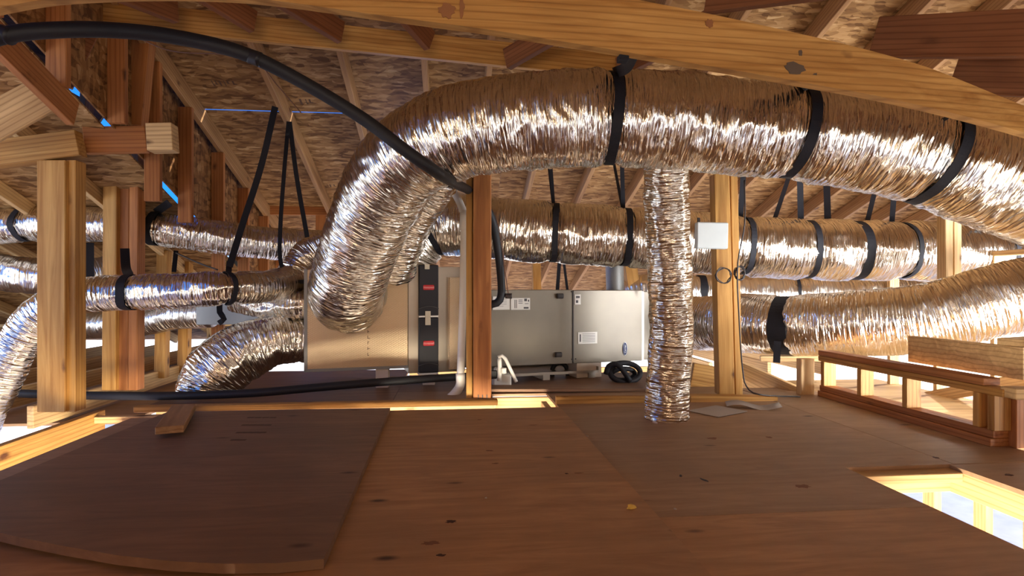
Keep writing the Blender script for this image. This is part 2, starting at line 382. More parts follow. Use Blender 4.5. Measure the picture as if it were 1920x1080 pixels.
# ------------------------------------------------------------------ setting: roofs
def zr(u): return 3.62 - .327 * u          # underside of the main rafters
def zl(u): return 1.565 - .35 * (u - 3.93)  # underside of the lower left rafters
ceiling = empty('ceiling', (0, 0, 0), kind='structure')
RV = [-1.98, -1.31, -.754, -.2, .25, .75, 1.3, 1.83, 2.42, 2.95, 3.47, 3.98, 4.48, 4.98, 5.5, 6.0]
for v in RV:
    lum('rafter', (v, 1.0, zr(1.0) + .07), (v, 9.9, zr(9.9) + .07), .040, .14, RAFT, ceiling)
def panel(v0, v1, u0, u1, zf, off, parent, mat=OSB):
    s = math.hypot(u1 - u0, zf(u1) - zf(u0)); bm = bmesh.new(); bx(bm, 0, v1 - v0, 0, s, 0, .012)
    me = bpy.data.meshes.new('osb_panel'); bm.to_mesh(me); bm.free()
    o = link('osb_panel', me, mat, parent)
    o.matrix_basis = Matrix.Translation((v0, u0, zf(u0) + off)) @ Matrix.Rotation(math.atan2(zf(u1) - zf(u0), u1 - u0), 4, 'X')
    return o
rows = [1.0, 1.24, 2.46, 3.68, 4.90, 6.12, 7.34, 8.56, 9.9]
for i, (a, b) in enumerate(zip(rows, rows[1:])):
    gap = .022 if abs(b - 4.90) < .01 else .0015
    vv = [-2.03] + [x for x in ([-.75, 1.69, 4.13] if i % 2 else [.47, 2.91, 5.35])] + [6.4]
    for k, (c, d) in enumerate(zip(vv, vv[1:])):
        gg = gap if (k == 0) else .0015
        panel(c + .001, d - .001, a + .0005, b - gg, zr, .147, ceiling)
# the other slope, behind the camera
def zb(u): return zr(1.0) + .30 * (u - 1.0)
for i in range(4):
    u1 = 1.0 - i * 1.22
    for c, d in ((-2.03, 1.0), (1.0, 3.7), (3.7, 6.4)):
        panel(c, d - .002, u1 - 1.22, u1 - .002, zb, .147, ceiling)
for i in range(11):
    lum('rafter', (-1.98 + i * .61, 1.0, zb(1.0) + .07), (-1.98 + i * .61, -3.9, zb(-3.9) + .07), .04, .14, RAFT, ceiling)
# lower roof on the left
lower = empty('ceiling', (-3, 4, 0), kind='structure')
for v in (-2.55, -3.15, -3.75, -4.35, -4.95, -5.6):
    lum('rafter', (v, 1.6, zl(1.6) + .05), (v, 8.4, zl(8.4) + .05), .04, .10, PALE, lower)
for i in range(6):
    a = 1.6 + i * 1.22
    for c, d in ((-6.2, -4.0), (-4.0, -2.105)):
        panel(c, d - .002, a, min(a + 1.22, 8.6) - .003, zl, .103, lower)
# upper sheathed stud wall between the two roofs
wall = empty('wall_left', (-2, 4, 0), kind='structure')
SU = [2.75, 3.2, 3.73, 4.15, 4.63, 5.24, 5.85, 6.45, 7.05]
for u in SU:
    lum('stud', (-2.0, u, 0.0 if u > 5 else 1.24 if u > 4.5 else 1.33 if u > 4.0 else 1.735 if u > 3.5 else zl(u) - .05), (-2.0, u, zr(u) - .0), .04, .10, FIR, wall, up=(1, 0, 0))
bm = bmesh.new()
for a, b in ((1.6, 3.3), (3.305, 4.4), (4.405, 5.6), (5.605, 7.9)):
    pts = [(a, zl(a) + .112), (b, zl(b) + .112), (b, zr(b) + .15), (a, zr(a) + .15)]
    bm = bmesh.new()
    A = [bm.verts.new((-2.062, p[0], p[1])) for p in pts]; B = [bm.verts.new((-2.05, p[0], p[1])) for p in pts]
    bm.faces.new(A); bm.faces.new(B)
    for i in range(4): bm.faces.new((A[i], A[(i + 1) % 4], B[(i + 1) % 4], B[i]))
    from_bm('osb_panel', bm, OSBW, wall)
lum('ledger', (-1.99, 1.8, zl(1.8) - .12), (-1.99, 3.3, zl(3.3) - .12), .04, .14, FIR, wall)

wbk = empty('wall_back_unseen', (0, -3.95, 0), kind='structure')  # unseen panels added to shut out sky light, leaving a narrow slot
for i, (a, b) in enumerate(((-2.1, .3), (.3, 2.7), (2.7, 6.5))):
    box('osb_panel', a, b - .003, -3.96, -3.95, 1.4, 3.4, OSB, wbk, 0); box('osb_panel', a, b - .003, -3.96, -3.95, -.1, 1.2, OSB, wbk, 0)
wgb = empty('wall_side_unseen', (6.4, 0, 0), kind='structure')  # unseen panels added on the right to block sun and sky
for i in range(6):
    a = -3.9 + i * 2.3
    box('osb_panel', 6.40, 6.412, a, a + 2.297, 1.15 if i > 2 else .25, 3.6 if i < 3 else 2.9 - (i - 3) * .75, OSB, wgb, 0)
wlf = empty('wall_side_unseen', (-2.05, -1, 0), kind='structure')
for i in range(3):
    a = -3.9 + i * 1.83
    box('osb_panel', -2.5, -2.488, a, a + 1.827, -.1, 3.4, OSB, wlf, 0)
# rear and outer low walls of framing at the right and rear
wr = empty('wall_right', (4.3, 3, 0), kind='structure')
for i, u in enumerate((2.3, 2.75, 3.25, 3.7, 4.2, 4.75, 5.3)):
    lum('stud', (4.25, u, -.6), (4.25, u, 1.0), .04, .10, PALE, wr, up=(1, 0, 0))
lum('plate', (4.25, 2.0, -.62), (4.25, 6, -.62), .10, .04, PALE, wr)
lum('plate', (4.25, 2.0, 1.02), (4.25, 6, 1.02), .10, .04, PALE, wr)
lum('brace', (4.20, 3.1, .35), (4.20, 5.2, -.35), .04, .10, PALE, wr)
sheet(-6.2, -2.16, 4.15, 8.4, -.14, PLYG, floor)
shf = sheet(2.62, 4.3, 2.35, 5.6, -.18, PALE, floor)
wk = empty('wall_rear', (1, 7.5, 0), kind='structure')
for i in range(14):
    lum('stud', (-5.4 + i * .8, 7.6, -.1), (-5.4 + i * .8, 7.6, .28), .04, .09, PALE, wk, up=(0, 1, 0))
lum('plate', (-5.6, 7.6, .3), (5.4, 7.6, .3), .09, .04, PALE, wk)
lum('plate', (-5.6, 7.6, -.12), (5.4, 7.6, -.12), .09, .04, PALE, wk)
for i, v in enumerate((-5.0, -4.4, -3.8, -3.2, -2.6)):
    lum('ceiling_joist', (v, 3.9, -.05), (v, 8.2, -.05), .04, .14, PALE, lower)
for i, v in enumerate((2.5, 3.1, 3.7)):
    lum('ceiling_joist', (v, 5.5, -.05), (v, 8.8, -.05), .04, .14, PALE, ceiling)

# ------------------------------------------------------------------ beams and posts
def things_lum(name, label, cat, p0, p1, w, h, mat, group=None, up=(0, 0, 1)):
    o = lum(name, p0, p1, w, h, mat, None, up); return props(o, label, cat, group)
def sweep(name, pts, ws, hs, mat, step=.05):
    """a slightly bowed board; hs is its height at each point"""
    c = catmull(pts, step); bm = bmesh.new(); rings = []
    tot = len(c) - 1
    for i, p in enumerate(c):
        t = (c[min(i + 1, tot)] - c[max(0, i - 1)]).normalized()
        x, y, z = frame_of(t); f = i / tot * (len(hs) - 1); k = min(int(f), len(hs) - 2); h = hs[k] + (hs[k + 1] - hs[k]) * (f - k)
        rings.append([bm.verts.new(p + y * a * ws / 2 + z * b * h / 2) for a, b in ((-1, -1), (1, -1), (1, 1), (-1, 1))])
    for A, B in zip(rings, rings[1:]):
        for k in range(4): bm.faces.new((A[k], A[(k + 1) % 4], B[(k + 1) % 4], B[k]))
    bm.faces.new(rings[0]); bm.faces.new(rings[-1])
    return from_bm(name, bm, mat)
# nearest bowed beam across the top: bottom edge pixels, top edge pixels, depth
bb = [(-60, 32, -70, 2.0), (130, 2, -100, 2.0), (440, 0, -104, 2.0), (740, 37, -64, 2.02), (960, 68, -36, 2.06), (1180, 103, 4, 2.12), (1440, 146, 58, 2.2), (1700, 196, 122, 2.3), (1920, 254, 205, 2.45), (2080, 300, 258, 2.55)]
o = sweep('ceiling_beam', [P(x, (a + b) / 2, D) for x, a, b, D in bb], .045, [(a - b) / F * D for x, a, b, D in bb], PINE)
props(o, 'long bowed golden pine beam crossing the top of the picture in front of the fattest duct', 'beam')
o = things_lum('roof_purlin', 'pine purlin crossing under the roof deck above the black hose', 'beam', P(120, 18, 3.45), P(1190, 128, 3.75), .04, .15, PINE)
jack = [((360, -30, 3.1), (476, 42, 3.4)), ((500, -25, 3.1), (640, 62, 3.45)), ((720, -20, 3.2), (806, 78, 3.5)), ((1090, 30, 3.3), (950, 112, 3.6)), ((200, -30, 3.0), (330, 22, 3.35)), ((1330, 40, 3.3), (1160, 128, 3.65))]
jl = ['short dark rafter above the purlin, nearest the hose crest', 'broad dark rafter meeting the purlin left of the beam knot', 'slim rafter end hanging below the purlin right of the broad one',
      'short rafter meeting the purlin from the right near the fat duct', 'short rafter over the crest of the black hose at top left', 'short rafter behind the long beam above the first duct strap']
for (a, b), l in zip(jack, jl):
    things_lum('jack_rafter', l, 'rafter', P(*a), P(*b), .045, .13, DARKRED, 'short rafters above the purlin')
for l, a, b, h in (('reddish joist rising to the right above the long bowed beam', (1330, -24, 2.40), (1790, -95, 1.9), .21),
                   ('reddish joist running level at the top right corner', (1640, 72, 2.55), (2010, 60, 2.1), .17),
                   ('short reddish joist lowest at the right edge over the bowed beam', (1790, 141, 2.75), (2050, 145, 2.35), .17)):
    things_lum('overhead_joist', l, 'joist', P(*a), P(*b), .04, h, DARKRED, 'joists at the top right')
def spot(parent, px, py, D, rx, rz, mat, seed, name='knot'):
    rnd = random.Random(seed); c_ = P(px, py, D); bm = bmesh.new()
    n_ = 22; a = []
    for k in range(n_):
        t = 2 * math.pi * k / n_; f = .75 + .4 * rnd.random(); a.append((rx * math.cos(t) * f, rz * math.sin(t) * f))
    A = [bm.verts.new((x, -.003, z)) for x, z in a]; B = [bm.verts.new((x, .008, z)) for x, z in a]
    bm.faces.new(A); bm.faces.new(B)
    for k in range(n_): bm.faces.new((A[k], A[(k + 1) % n_], B[(k + 1) % n_], B[k]))
    k_ = from_bm(name, bm, mat, parent); k_.matrix_parent_inverse = Matrix.Identity(4)
    k_.location = c_; k_.rotation_euler = (0, 0, math.atan2(beam_dir(px).y, beam_dir(px).x))
def beam_D(px):
    for (x0, _, _, d0), (x1, _, _, d1) in zip(bb, bb[1:]):
        if x0 <= px <= x1: return d0 + (d1 - d0) * (px - x0) / (x1 - x0)
    return 2
def beam_dir(px): return P(px + 20, 100, beam_D(px + 20)) - P(px - 20, 100, beam_D(px - 20))
KNOT = plain('knot_wood', (.26, .10, .03), .6); STAIN = plain('dark_pitch_stain', (.10, .065, .04), .8)
beam = bpy.data.objects['ceiling_beam']
for px, py, rx, rz, m_, sd in ((838, 20, .030, .026, KNOT, 1), (866, 14, .009, .035, KNOT, 2), (1330, 44, .016, .016, KNOT, 3), (1490, 128, .048, .022, STAIN, 4), (1500, 100, .008, .012, STAIN, 5), (1724, 188, .012, .010, STAIN, 6), (1535, 140, .03, .006, STAIN, 7)):
    spot(beam, px, py, beam_D(px) - .0255, rx, rz, m_, sd)
# framing at the upper left
things_lum('header_beam', 'horizontal header with a knotty face resting on the left golden post', 'beam', P(-60, 298, 3.35), P(152, 270, 3.45), .09, .15, PINE)
things_lum('header_beam', 'darker header continuing right of the golden post across the built-up post', 'beam', P(160, 264, 3.56), P(276, 262, 3.66), .06, .16, FIR)
things_lum('header_block', 'pale square sawn block at the right end of the dark header', 'wood block', P(281, 260, 3.55), P(329, 259, 3.57), .10, .165, PALE)
things_lum('diagonal_brace', 'dark reddish brace descending from the left edge under the hose', 'brace', P(-70, 10, 3.0), P(160, 118, 3.3), .04, .34, DARKRED)
things_lum('diagonal_brace', 'pale plank crossing upward from the left edge over the dark brace', 'plank', P(-70, 262, 2.9), P(112, 162, 3.1), .04, .17, PALE)
things_lum('diagonal_brace', 'yellow rafter piece behind the pale plank at upper left', 'rafter', P(-60, 118, 3.5), P(158, 238, 3.75), .04, .10, PINE)
things_lum('diagonal_brace', 'upper dark rafter at the left edge above the pale plank', 'rafter', P(-80, 75, 3.7), P(190, 225, 3.95), .04, .13, DARKRED)
things_lum('upright_stud', 'slim dark upright between brace and header at upper left', 'stud', P(160, 236, 3.75), P(172, 60, 3.75), .04, .09, FIR, up=(0, 1, 0))
things_lum('upright_stud', 'doubled upright standing on the dark header below the hose', 'stud', P(250, 236, 3.8), P(268, 50, 3.8), .14, .09, FIR, up=(0, 1, 0))
things_lum('cross_beam', 'level beam at the back under the roof left of the bent duct', 'beam', P(468, 390, 6.3), P(640, 392, 6.4), .04, .14, FIR)
things_lum('upright_stud', 'short upright stud under the level beam at the back', 'stud', P(600, 500, 6.4), P(602, 395, 6.4), .10, .05, FIR, up=(0, 1, 0))

def built_post(label, base, top, D, plies, depth=.09, cat='post', mats=None):
    """plies: list of (px_left, px_right, depth offset); px at the base"""
    pc = P(sum(p[0] + p[1] for p in plies) / 2 / len(plies), base, D)
    r = empty('wooden_post', pc, 0, label, cat)
    for i, (a, b, off) in enumerate(plies):
        x = (a + b) / 2; wdt = (b - a) / F * D - .0015
        top_x = x + (top[1] if isinstance(top, tuple) else 0); ty = top[0] if isinstance(top, tuple) else top
        lum('ply', P(x, base, D + off), P(top_x, ty, D + off), wdt, depth, (mats or [PINE] * 9)[i], r, up=(-sn, -cs, 0), bev=.004)
    return r
built_post('golden post at the left standing on the floor edge under the header', 770, 303, 3.42, [(80, 133, 0), (134, 152, .03)], .09, mats=[PINE, PINE])
built_post('reddish built-up post second from the left behind the strapped duct', 730, (290, 3), 4.25, [(198, 224, .0), (224, 247, .04), (247, 264, .02)], mats=[PINE, FIR, FIR])
built_post('orange built-up post in the middle with notched foot before the furnace', 748, (316, 0), 4.05, [(875, 887, .03), (888, 921, 0)], .12, mats=[PINE, FIR])
mp_ = bpy.data.objects['wooden_post.002']
for x_ in (896, 904, 912):
    q = P(x_, 742, 4.05) - mp_.location
    bm = bmesh.new(); bx(bm, q.x - .003, q.x + .003, q.y - .064, q.y - .05, q.z - .03, q.z + .018)
    from_bm('saw_cut', bm, INK, mp_, True)
built_post('pine post right of the vertical duct carrying the white box', 738, (328, -10), 4.05, [(1344, 1373, 0), (1374, 1388, .02)], .10, mats=[PINE, PINE, PINE])
built_post('bright slim post at far right between the ducts', 640, (400, 0), 4.30, [(1764, 1779, 0), (1780, 1795, .02)], mats=[PALE, PALE])
for px, b_, t_, D, l in ((303, 708, 470, 5.2, 'slim stud left of the bottom foil elbow, nearest post'), (345, 700, 470, 5.6, 'slim stud second left of the foil elbow behind the ducts'),
                         (440, 600, 440, 6.0, 'thin stud behind the crossing straps at left')):
    things_lum('upright_stud', l, 'stud', P(px, b_, D), P(px + 5, t_, D), .09, .09, PINE, up=(0, 1, 0))
things_lum('upright_stud', 'brown stud behind the furnace top left of the vent pipe', 'stud', P(1007, 560, 6.6), P(1005, 480, 6.6), .09, .09, PINE, up=(0, 1, 0))
things_lum('upright_stud', 'brown leaning stud behind the furnace right of the vent pipe', 'stud', P(1192, 570, 5.9), P(1178, 480, 5.9), .12, .09, PINE, up=(0, 1, 0))

# floor-level curbs and loose boards
things_lum('floor_curb', 'pine curb board along the back of the floor before the furnace', 'curb', P(1042, 753, 3.82), P(1216, 752, 3.86), .04, .075, PINE)
things_lum('floor_curb', 'curb board under the pine post right of the vertical duct', 'curb', P(1290, 750, 3.90), P(1452, 752, 3.95), .09, .07, PINE)
things_lum('floor_curb', 'thin pine strip along the back floor edge under the bent duct', 'curb', (-1.9, 3.735, .024), (.28, 3.735, .024), .06, .034, PINE)
things_lum('rim_joist', 'orange rim joist face lit inside the gap at the left floor edge', 'joist', (-2.10, 1.2, -.10), (-2.10, 3.75, -.10), .04, .24, PINE)
things_lum('gap_blocking', 'pale blocking across the far end of the left floor gap', 'wood block', (-2.08, 3.66, -.02), (-1.5, 3.66, -.02), .05, .038, PALE)
def GZ(px, py, z): return P(px, py, (H - z) * F / (py - 540))
fe = [GZ(x, y, .04) for x, y in ((607, 1048), (520, 1056), (420, 1057), (320, 1052), (220, 1041), (120, 1024), (40, 1008), (-60, 985), (-150, 962))]
o = sheet(0, 0, 0, 0, .040, PLYD, None, 'loose_plywood', pts=[(-.372, 3.53)] + [(p.x, p.y) for p in fe] + [(-1.63, 3.55)][::1], th=.026)
props(o, 'dark stained loose plywood sheet lying over the left half of the floor', 'plywood')
o = things_lum('wood_offcut', 'short lumber offcut lying on the far edge of the loose plywood', 'wood block', P(318, 806, .672 * F / 266), P(345, 764, .672 * F / 224), .12, .036, RAFT)
bm = bmesh.new()
bx(bm, -.14, .14, -.11, .11, 0, .002); o = from_bm('paper_sheet', bm, PAPER); o.location = G(1345, 772) + Vector((0, 0, .004)); o.rotation_euler = (0, 0, .5)
props(o, 'grey paper sheet lying on the floor right of the vertical duct', 'paper')
bm = bmesh.new(); k0 = None; prev = None
for i in range(9):
    x = -.16 + i * .04; z = .012 + .014 * math.sin(i * .9)
    cur = [bm.verts.new((x, -.05, z)), bm.verts.new((x, .06, z + .008)), bm.verts.new((x, .06, z + .010)), bm.verts.new((x, -.05, z + .002))]
    if prev:
        for k in range(4): bm.faces.new((prev[k], prev[(k + 1) % 4], cur[(k + 1) % 4], cur[k]))
    else: bm.faces.new(cur)
    prev = cur
bm.faces.new(prev)
o = from_bm('paper_sheet', bm, PAPER, smooth=True); o.location = G(1412, 765); o.rotation_euler = (0, 0, -.35)
props(o, 'curled paper sheet overlapping the flat one toward the rail', 'paper')
def scrap(name, label, px, py, sx_, sy_, mat, h=.008, seed=0, cat='debris', z=.012):
    bm = bmesh.new(); bmesh.ops.create_icosphere(bm, subdivisions=2, radius=1)
    rnd = random.Random(seed)
    for v in bm.verts:
        f = .65 + .6 * rnd.random(); v.co = Vector((v.co.x * sx_ * f, v.co.y * sy_ * f, max(0, v.co.z) * h * f))
    o = from_bm(name, bm, mat); D = (H - z) * F / (py - 540); o.location = P(px, py, D); o.rotation_euler = (0, 0, rnd.random() * 3)
    return props(o, label, cat)
scrap('yellow_scrap', 'crumpled yellow scrap on the middle floor sheet', 1183, 953, .018, .012, LEAF, .012, 1)
scrap('wood_chip', 'dark chip on the dusty right floor sheet nearer the duct', 1276, 893, .009, .006, INK, .006, 2, z=0)
scrap('wood_chip', 'long dark splinter right of the dark chip on the floor', 1320, 900, .022, .006, INK, .004, 3, z=0)
scrap('foil_scrap', 'small torn foil scrap at the foot of the vertical duct', 1228, 793, .02, .008, FOILB, .01, 4, z=0)
scrap('paper_bit', 'tiny pale crumb on the seam of the middle sheets', 911, 934, .006, .004, PAPER, .004, 5)
scrap('paper_bit', 'tiny pale crumb on the right floor sheet', 1266, 955, .006, .004, PAPER, .004, 6, z=0)
scrap('paper_bit', 'pale chip near the right floor sheet far edge', 1101, 818, .009, .005, PAPER, .004, 7, z=0)

def floor_spot(parent, px, py, rx, ry, z, seed, mat, name='knot'):
    rnd = random.Random(seed); bm = bmesh.new(); a = []
    for k in range(18):
        t = 2 * math.pi * k / 18; f = .6 + .6 * rnd.random(); a.append((rx * math.cos(t) * f, ry * math.sin(t) * f))
    A = [bm.verts.new((x, y, -.002)) for x, y in a]; B = [bm.verts.new((x, y, .0006)) for x, y in a]
    bm.faces.new(A); bm.faces.new(B)
    for k in range(18): bm.faces.new((A[k], A[(k + 1) % 18], B[(k + 1) % 18], B[k]))
    o = from_bm(name, bm, mat, parent); o.location = GZ(px, py, z); return o
DK = plain('dark_floor_knot', (.055, .018, .010), .8); MK = plain('brown_floor_stain', (.20, .085, .04), .8)
for px, py, rx, ry, z, sd, m_ in ((845, 978, .017, .013, .012, 1, DK), (826, 1041, .013, .008, .012, 2, DK), (808, 1018, .026, .014, .012, 3, MK), (918, 845, .018, .010, .010, 4, MK), (929, 869, .014, .008, .010, 5, MK), (899, 787, .012, .01, .010, 6, MK),
        (1062, 888, .008, .008, .010, 7, DK), (1085, 887, .020, .006, .010, 8, MK), (1000, 797, .028, .006, .010, 9, MK), (1755, 858, .014, .014, 0, 10, DK), (1891, 890, .014, .012, 0, 11, DK), (1442, 820, .014, .02, 0, 12, MK), (1335, 822, .03, .02, 0, 13, MK), (1505, 912, .03, .02, 0, 14, MK)):
    floor_spot(floor, px, py, rx, ry, z, sd, m_)
lp = bpy.data.objects['loose_plywood']
for i in range(14):
    q = GZ(470 + (i % 4) * 14 - (i // 4) * 10, 783 + (i // 4) * 14, .04)
    bm = bmesh.new(); bx(bm, -.018, .018, -.012, .012, -.001, .0006); o = from_bm('ink_stamp', bm, BROWNINK, lp); o.location = q
# low stud rail at right
rail = empty('stud_rail', (2.55, 3.2, 0), 0, 'low framed pine rail along the right side of the floor', 'railing')
u0, u1 = 2.53, 3.85
lum('bottom_plate', (2.57, u0, .019), (2.57, u1, .019), .10, .038, FIR, rail); lum('bottom_plate', (2.58, u0, .058), (2.58, u1, .058), .09, .038, FIR, rail)
lum('top_plate', (2.57, u0 - .06, .262), (2.57, u1, .262), .09, .036, PINE, rail); lum('top_plate', (2.57, u0 + .04, .300), (2.57, u1, .300), .09, .036, FIR, rail)
for px in (1548, 1617, 1703, 1838, 1866):
    u = u_at(2.55, px); lum('stud', (2.57, u, .077), (2.57, u, .244), .036, .09, PINE, rail, up=(1, 0, 0))
things_lum('corner_plate', 'pale plate turning the corner at the right end of the rail', 'plate', (2.53, u0 - .08, .27), (3.4, u0 - .20, .27), .09, .05, PALE)
things_lum('corner_post', 'dark corner post at the near end of the rail', 'post', (2.66, u0 - .01, 0), (2.66, u0 - .01, .245), .06, .09, FIR, up=(1, 0, 0))
bpo = slab('backing_board', [(2.66, 2.5), (2.70, 2.5), (2.70, 3.2), (2.66, 3.2)], .318, .47, PALE)
props(bpo, 'broad plywood board set on edge above the rail under the right duct', 'board')
things_lum('cap_plank', 'pale plank lying under the right duct above the broad board', 'plank', (2.65, 2.55, .49), (3.3, 2.75, .49), .12, .035, PALE)
things_lum('short_post', 'short pale post at the far end of the rail behind the floor edge', 'post', P(1510, 755, 4.15), P(1510, 672, 4.15), .10, .06, PALE, up=(0, 1, 0))
things_lum('leaning_plank', 'pale plank sloping down behind the right pine post', 'plank', P(1388, 700, 4.75), P(1500, 752, 4.25), .04, .19, PALE)
things_lum('joist_block', 'orange joist block on the floor left of the right pine post', 'wood block', P(1296, 703, 4.5), P(1346, 712, 4.5), .05, .19, PINE)
things_lum('cross_plank', 'level pale plank under the wide black strap by the right duct', 'plank', P(1425, 672, 4.5), P(1560, 672, 4.35), .06, .04, PALE)

# ------------------------------------------------------------------ foil ducts
def duct(name, label, pts, r, seed, mat=FOIL, pinch=(), amp=1.0, seg=80, step=.014, group=None, caps=True, rads=None):
    W = [P(*p) for p in pts]
    c = catmull(W, step); fr = frames(c); n_ = len(c)
    px = [proj(p) for p in c]
    pin = [min(range(n_), key=lambda i: (px[i][0] - q[0]) ** 2 + (px[i][1] - q[1]) ** 2) if isinstance(q, tuple) else min(range(n_), key=lambda i: abs(px[i][0] - q)) for q in pinch]
    verts = []; uvs = []; s = 0
    RR = []
    for i, (p, (t, n, b)) in enumerate(zip(c, fr)):
        if i: s += (c[i] - c[i - 1]).length
        pf = 1.0
        for j in pin: pf -= .085 * math.exp(-((i - j) * step / .045) ** 2)
        rb = r
        if rads:
            f = i / (n_ - 1) * (len(rads) - 1); k = min(int(f), len(rads) - 2); rb = rads[k] + (rads[k + 1] - rads[k]) * (f - k)
        rb *= pf * (1 + .03 * noise.noise(Vector((s * 3.1, seed, 0)))); RR.append(rb)
        for k in range(seg):
            th = 2 * math.pi * k / seg
            x, y = math.cos(th), math.sin(th)
            q = Vector((s * 24 + 1.8 * noise.noise(Vector((x * 2.2, y * 2.2, s * 5 + seed))), x * 1.5, y * 1.5 + seed * 3.1))
            f1 = abs(noise.noise(q)); f2 = noise.noise(Vector((s * 58, x * 5, y * 5 + seed))); f3 = noise.noise(Vector((s * 8, x * 2.5, y * 2.5 - seed)))
            d = (.010 * (f1 - .2) + .0035 * f2 + .008 * f3) * amp * (r / .24) ** .5
            rad = rb + d - (.004 if pf < .97 else 0)
            verts.append(p + (n * x + b * y) * rad)
            uvs.append((s, th * r))
    faces = []
    for i in range(n_ - 1):
        for k in range(seg):
            faces.append((i * seg + k, i * seg + (k + 1) % seg, (i + 1) * seg + (k + 1) % seg, (i + 1) * seg + k))
    faces.append(tuple(range(seg))[::-1]); faces.append(tuple((n_ - 1) * seg + k for k in range(seg)))
    me = bpy.data.meshes.new(name); me.from_pydata(verts, [], faces)
    uvl = me.uv_layers.new(name='UVMap'); data = []
    for p in me.polygons:
        wrap = len(p.vertices) == 4 and max(v % seg for v in p.vertices) - min(v % seg for v in p.vertices) > seg / 2
        for v in p.vertices:
            a, b2 = uvs[v]
            if wrap and v % seg == 0: b2 += 2 * math.pi * r
            data += [a, b2]
    uvl.data.foreach_set('uv', data)
    o = link(name, me, mat, None, False, True); props(o, label, 'duct', group)
    return dict(o=o, c=c, fr=fr, px=px, r=RR, pin=pin)
def strap(label, dct, at, wid=.04, legs=(), group='straps holding the ducts', face=(0, 0, H), ring=True, name='hanger_strap', th=.004, lift=.006, arc=None):
    """a webbing loop round a duct at pixel 'at', with legs going to pixel points"""
    bm = bmesh.new()
    px = dct['px']
    i = min(range(len(px)), key=lambda k: (px[k][0] - at[0]) ** 2 + (px[k][1] - at[1]) ** 2)
    p = dct['c'][i]; t, n, b = dct['fr'][i]; R = dct['r'][i] + lift
    if ring:
        seg = 48; rings = []
        for k in range(seg):
            th_ = 2 * math.pi * k / seg
            d = n * math.cos(th_) + b * math.sin(th_)
            rr = R + .003 * math.sin(th_ * 5)
            sh = t * .01 * math.sin(th_ * 2 + 1)
            rings.append([bm.verts.new(p + sh + d * (rr + q * th) + t * a * wid / 2) for a, q in ((-1, 0), (1, 0), (1, 1), (-1, 1))])
        for k in range(seg):
            A, B = rings[k], rings[(k + 1) % seg]
            for m_ in range(4): bm.faces.new((A[m_], A[(m_ + 1) % 4], B[(m_ + 1) % 4], B[m_]))
    for leg in legs:
        q = [P(*l) for l in leg[0]]
        if leg[1] == 'top': q = q + [p + n * (R + .002) * (1 if n.z > 0 else -1)]
        ribbon_bm(q, wid * (leg[2] if len(leg) > 2 else 1), .003, face, bm)
    o = from_bm(name, bm, BLACK); return props(o, label, 'strap', group)

D1 = duct('flexible_duct', 'fattest foil flex duct hanging across the upper right and bending down into the plenum',
          [(2080, 410, 2.95), (1920, 360, 3.0), (1750, 298, 3.02), (1600, 262, 3.05), (1400, 240, 3.08), (1160, 222, 3.10), (960, 232, 3.15), (830, 258, 3.22), (745, 318, 3.40), (700, 400, 3.62), (672, 470, 3.78), (652, 535, 3.95), (652, 560, 4.22)],
          .25, 1.3, FOIL, pinch=[1150, 1490, 1745], amp=1.25, seg=110, step=.011)
D2 = duct('flexible_duct', 'vertical foil duct dropping from the fat duct to the floor', [(1250, 300, 3.22), (1250, 400, 3.30), (1256, 520, 3.34), (1258, 640, 3.36), (1252, 720, 3.37), (1250, 786, 3.38)],
          .122, 4.4, FOIL, amp=1.5, seg=72, step=.009)
D3 = duct('flexible_duct', 'long foil duct slung level behind the posts under the fat duct',
          [(745, 520, 4.75), (760, 475, 4.70), (800, 432, 4.66), (860, 422, 4.65), (1000, 434, 4.65), (1220, 448, 4.68), (1450, 465, 4.7), (1600, 470, 4.72), (1750, 472, 4.8), (1950, 490, 4.9), (2100, 500, 5)],
          .243, 7.7, FOIL, pinch=[810, 1037, 1170, 1395, 1515, 1600, 1690, 1862], amp=1.2)
D4 = duct('flexible_duct', 'lower right foil duct sagging from the furnace end toward the right edge',
          [(1245, 606, 5.42), (1300, 606, 5.2), (1400, 606, 4.7), (1480, 610, 4.45), (1600, 606, 4.2), (1720, 598, 4.0), (1840, 570, 3.85), (1950, 545, 3.75), (2080, 520, 3.7)],
          .232, 9.1, FOIL, pinch=[1472], amp=1.0)
D5 = duct('flexible_duct', 'partly hidden foil duct between the level duct and lower right duct',
          [(1150, 590, 6.2), (1190, 552, 6.0), (1250, 548, 5.95), (1400, 551, 5.95), (1550, 551, 5.9), (1700, 554, 5.9), (1800, 560, 5.9)], .18, 11.4, FOILB, pinch=[1312, 1490], amp=1.2, seg=60)
D6 = duct('flexible_duct', 'upper left foil duct passing behind both left posts',
          [(-120, 438, 4.45), (0, 425, 4.45), (100, 419, 4.45), (200, 422, 4.47), (300, 430, 4.5), (400, 444, 4.65), (500, 456, 4.85), (600, 460, 5.1), (680, 470, 5.2)], .130, 13.2, FOIL, pinch=[48, 290], amp=1.3, seg=60)
D7 = duct('flexible_duct', 'middle left foil duct strapped before the built-up post and turning down at left edge',
          [(640, 540, 4.9), (560, 525, 4.6), (500, 537, 4.1), (420, 541, 3.8), (300, 547, 3.72), (200, 550, 3.72), (130, 560, 3.72), (75, 590, 3.70), (35, 645, 3.68), (0, 715, 3.66), (-40, 800, 3.66)],
          .112, 15.7, FOIL, pinch=[242, 430], amp=1.2, seg=60)
D8 = duct('flexible_duct', 'crinkled foil duct at the left edge behind the golden post', [(-120, 505, 4.6), (-20, 508, 4.6), (50, 516, 4.6), (110, 520, 4.7), (180, 515, 4.9), (260, 500, 5.1)], .14, 17.2, FOILB, amp=1.6, seg=60)
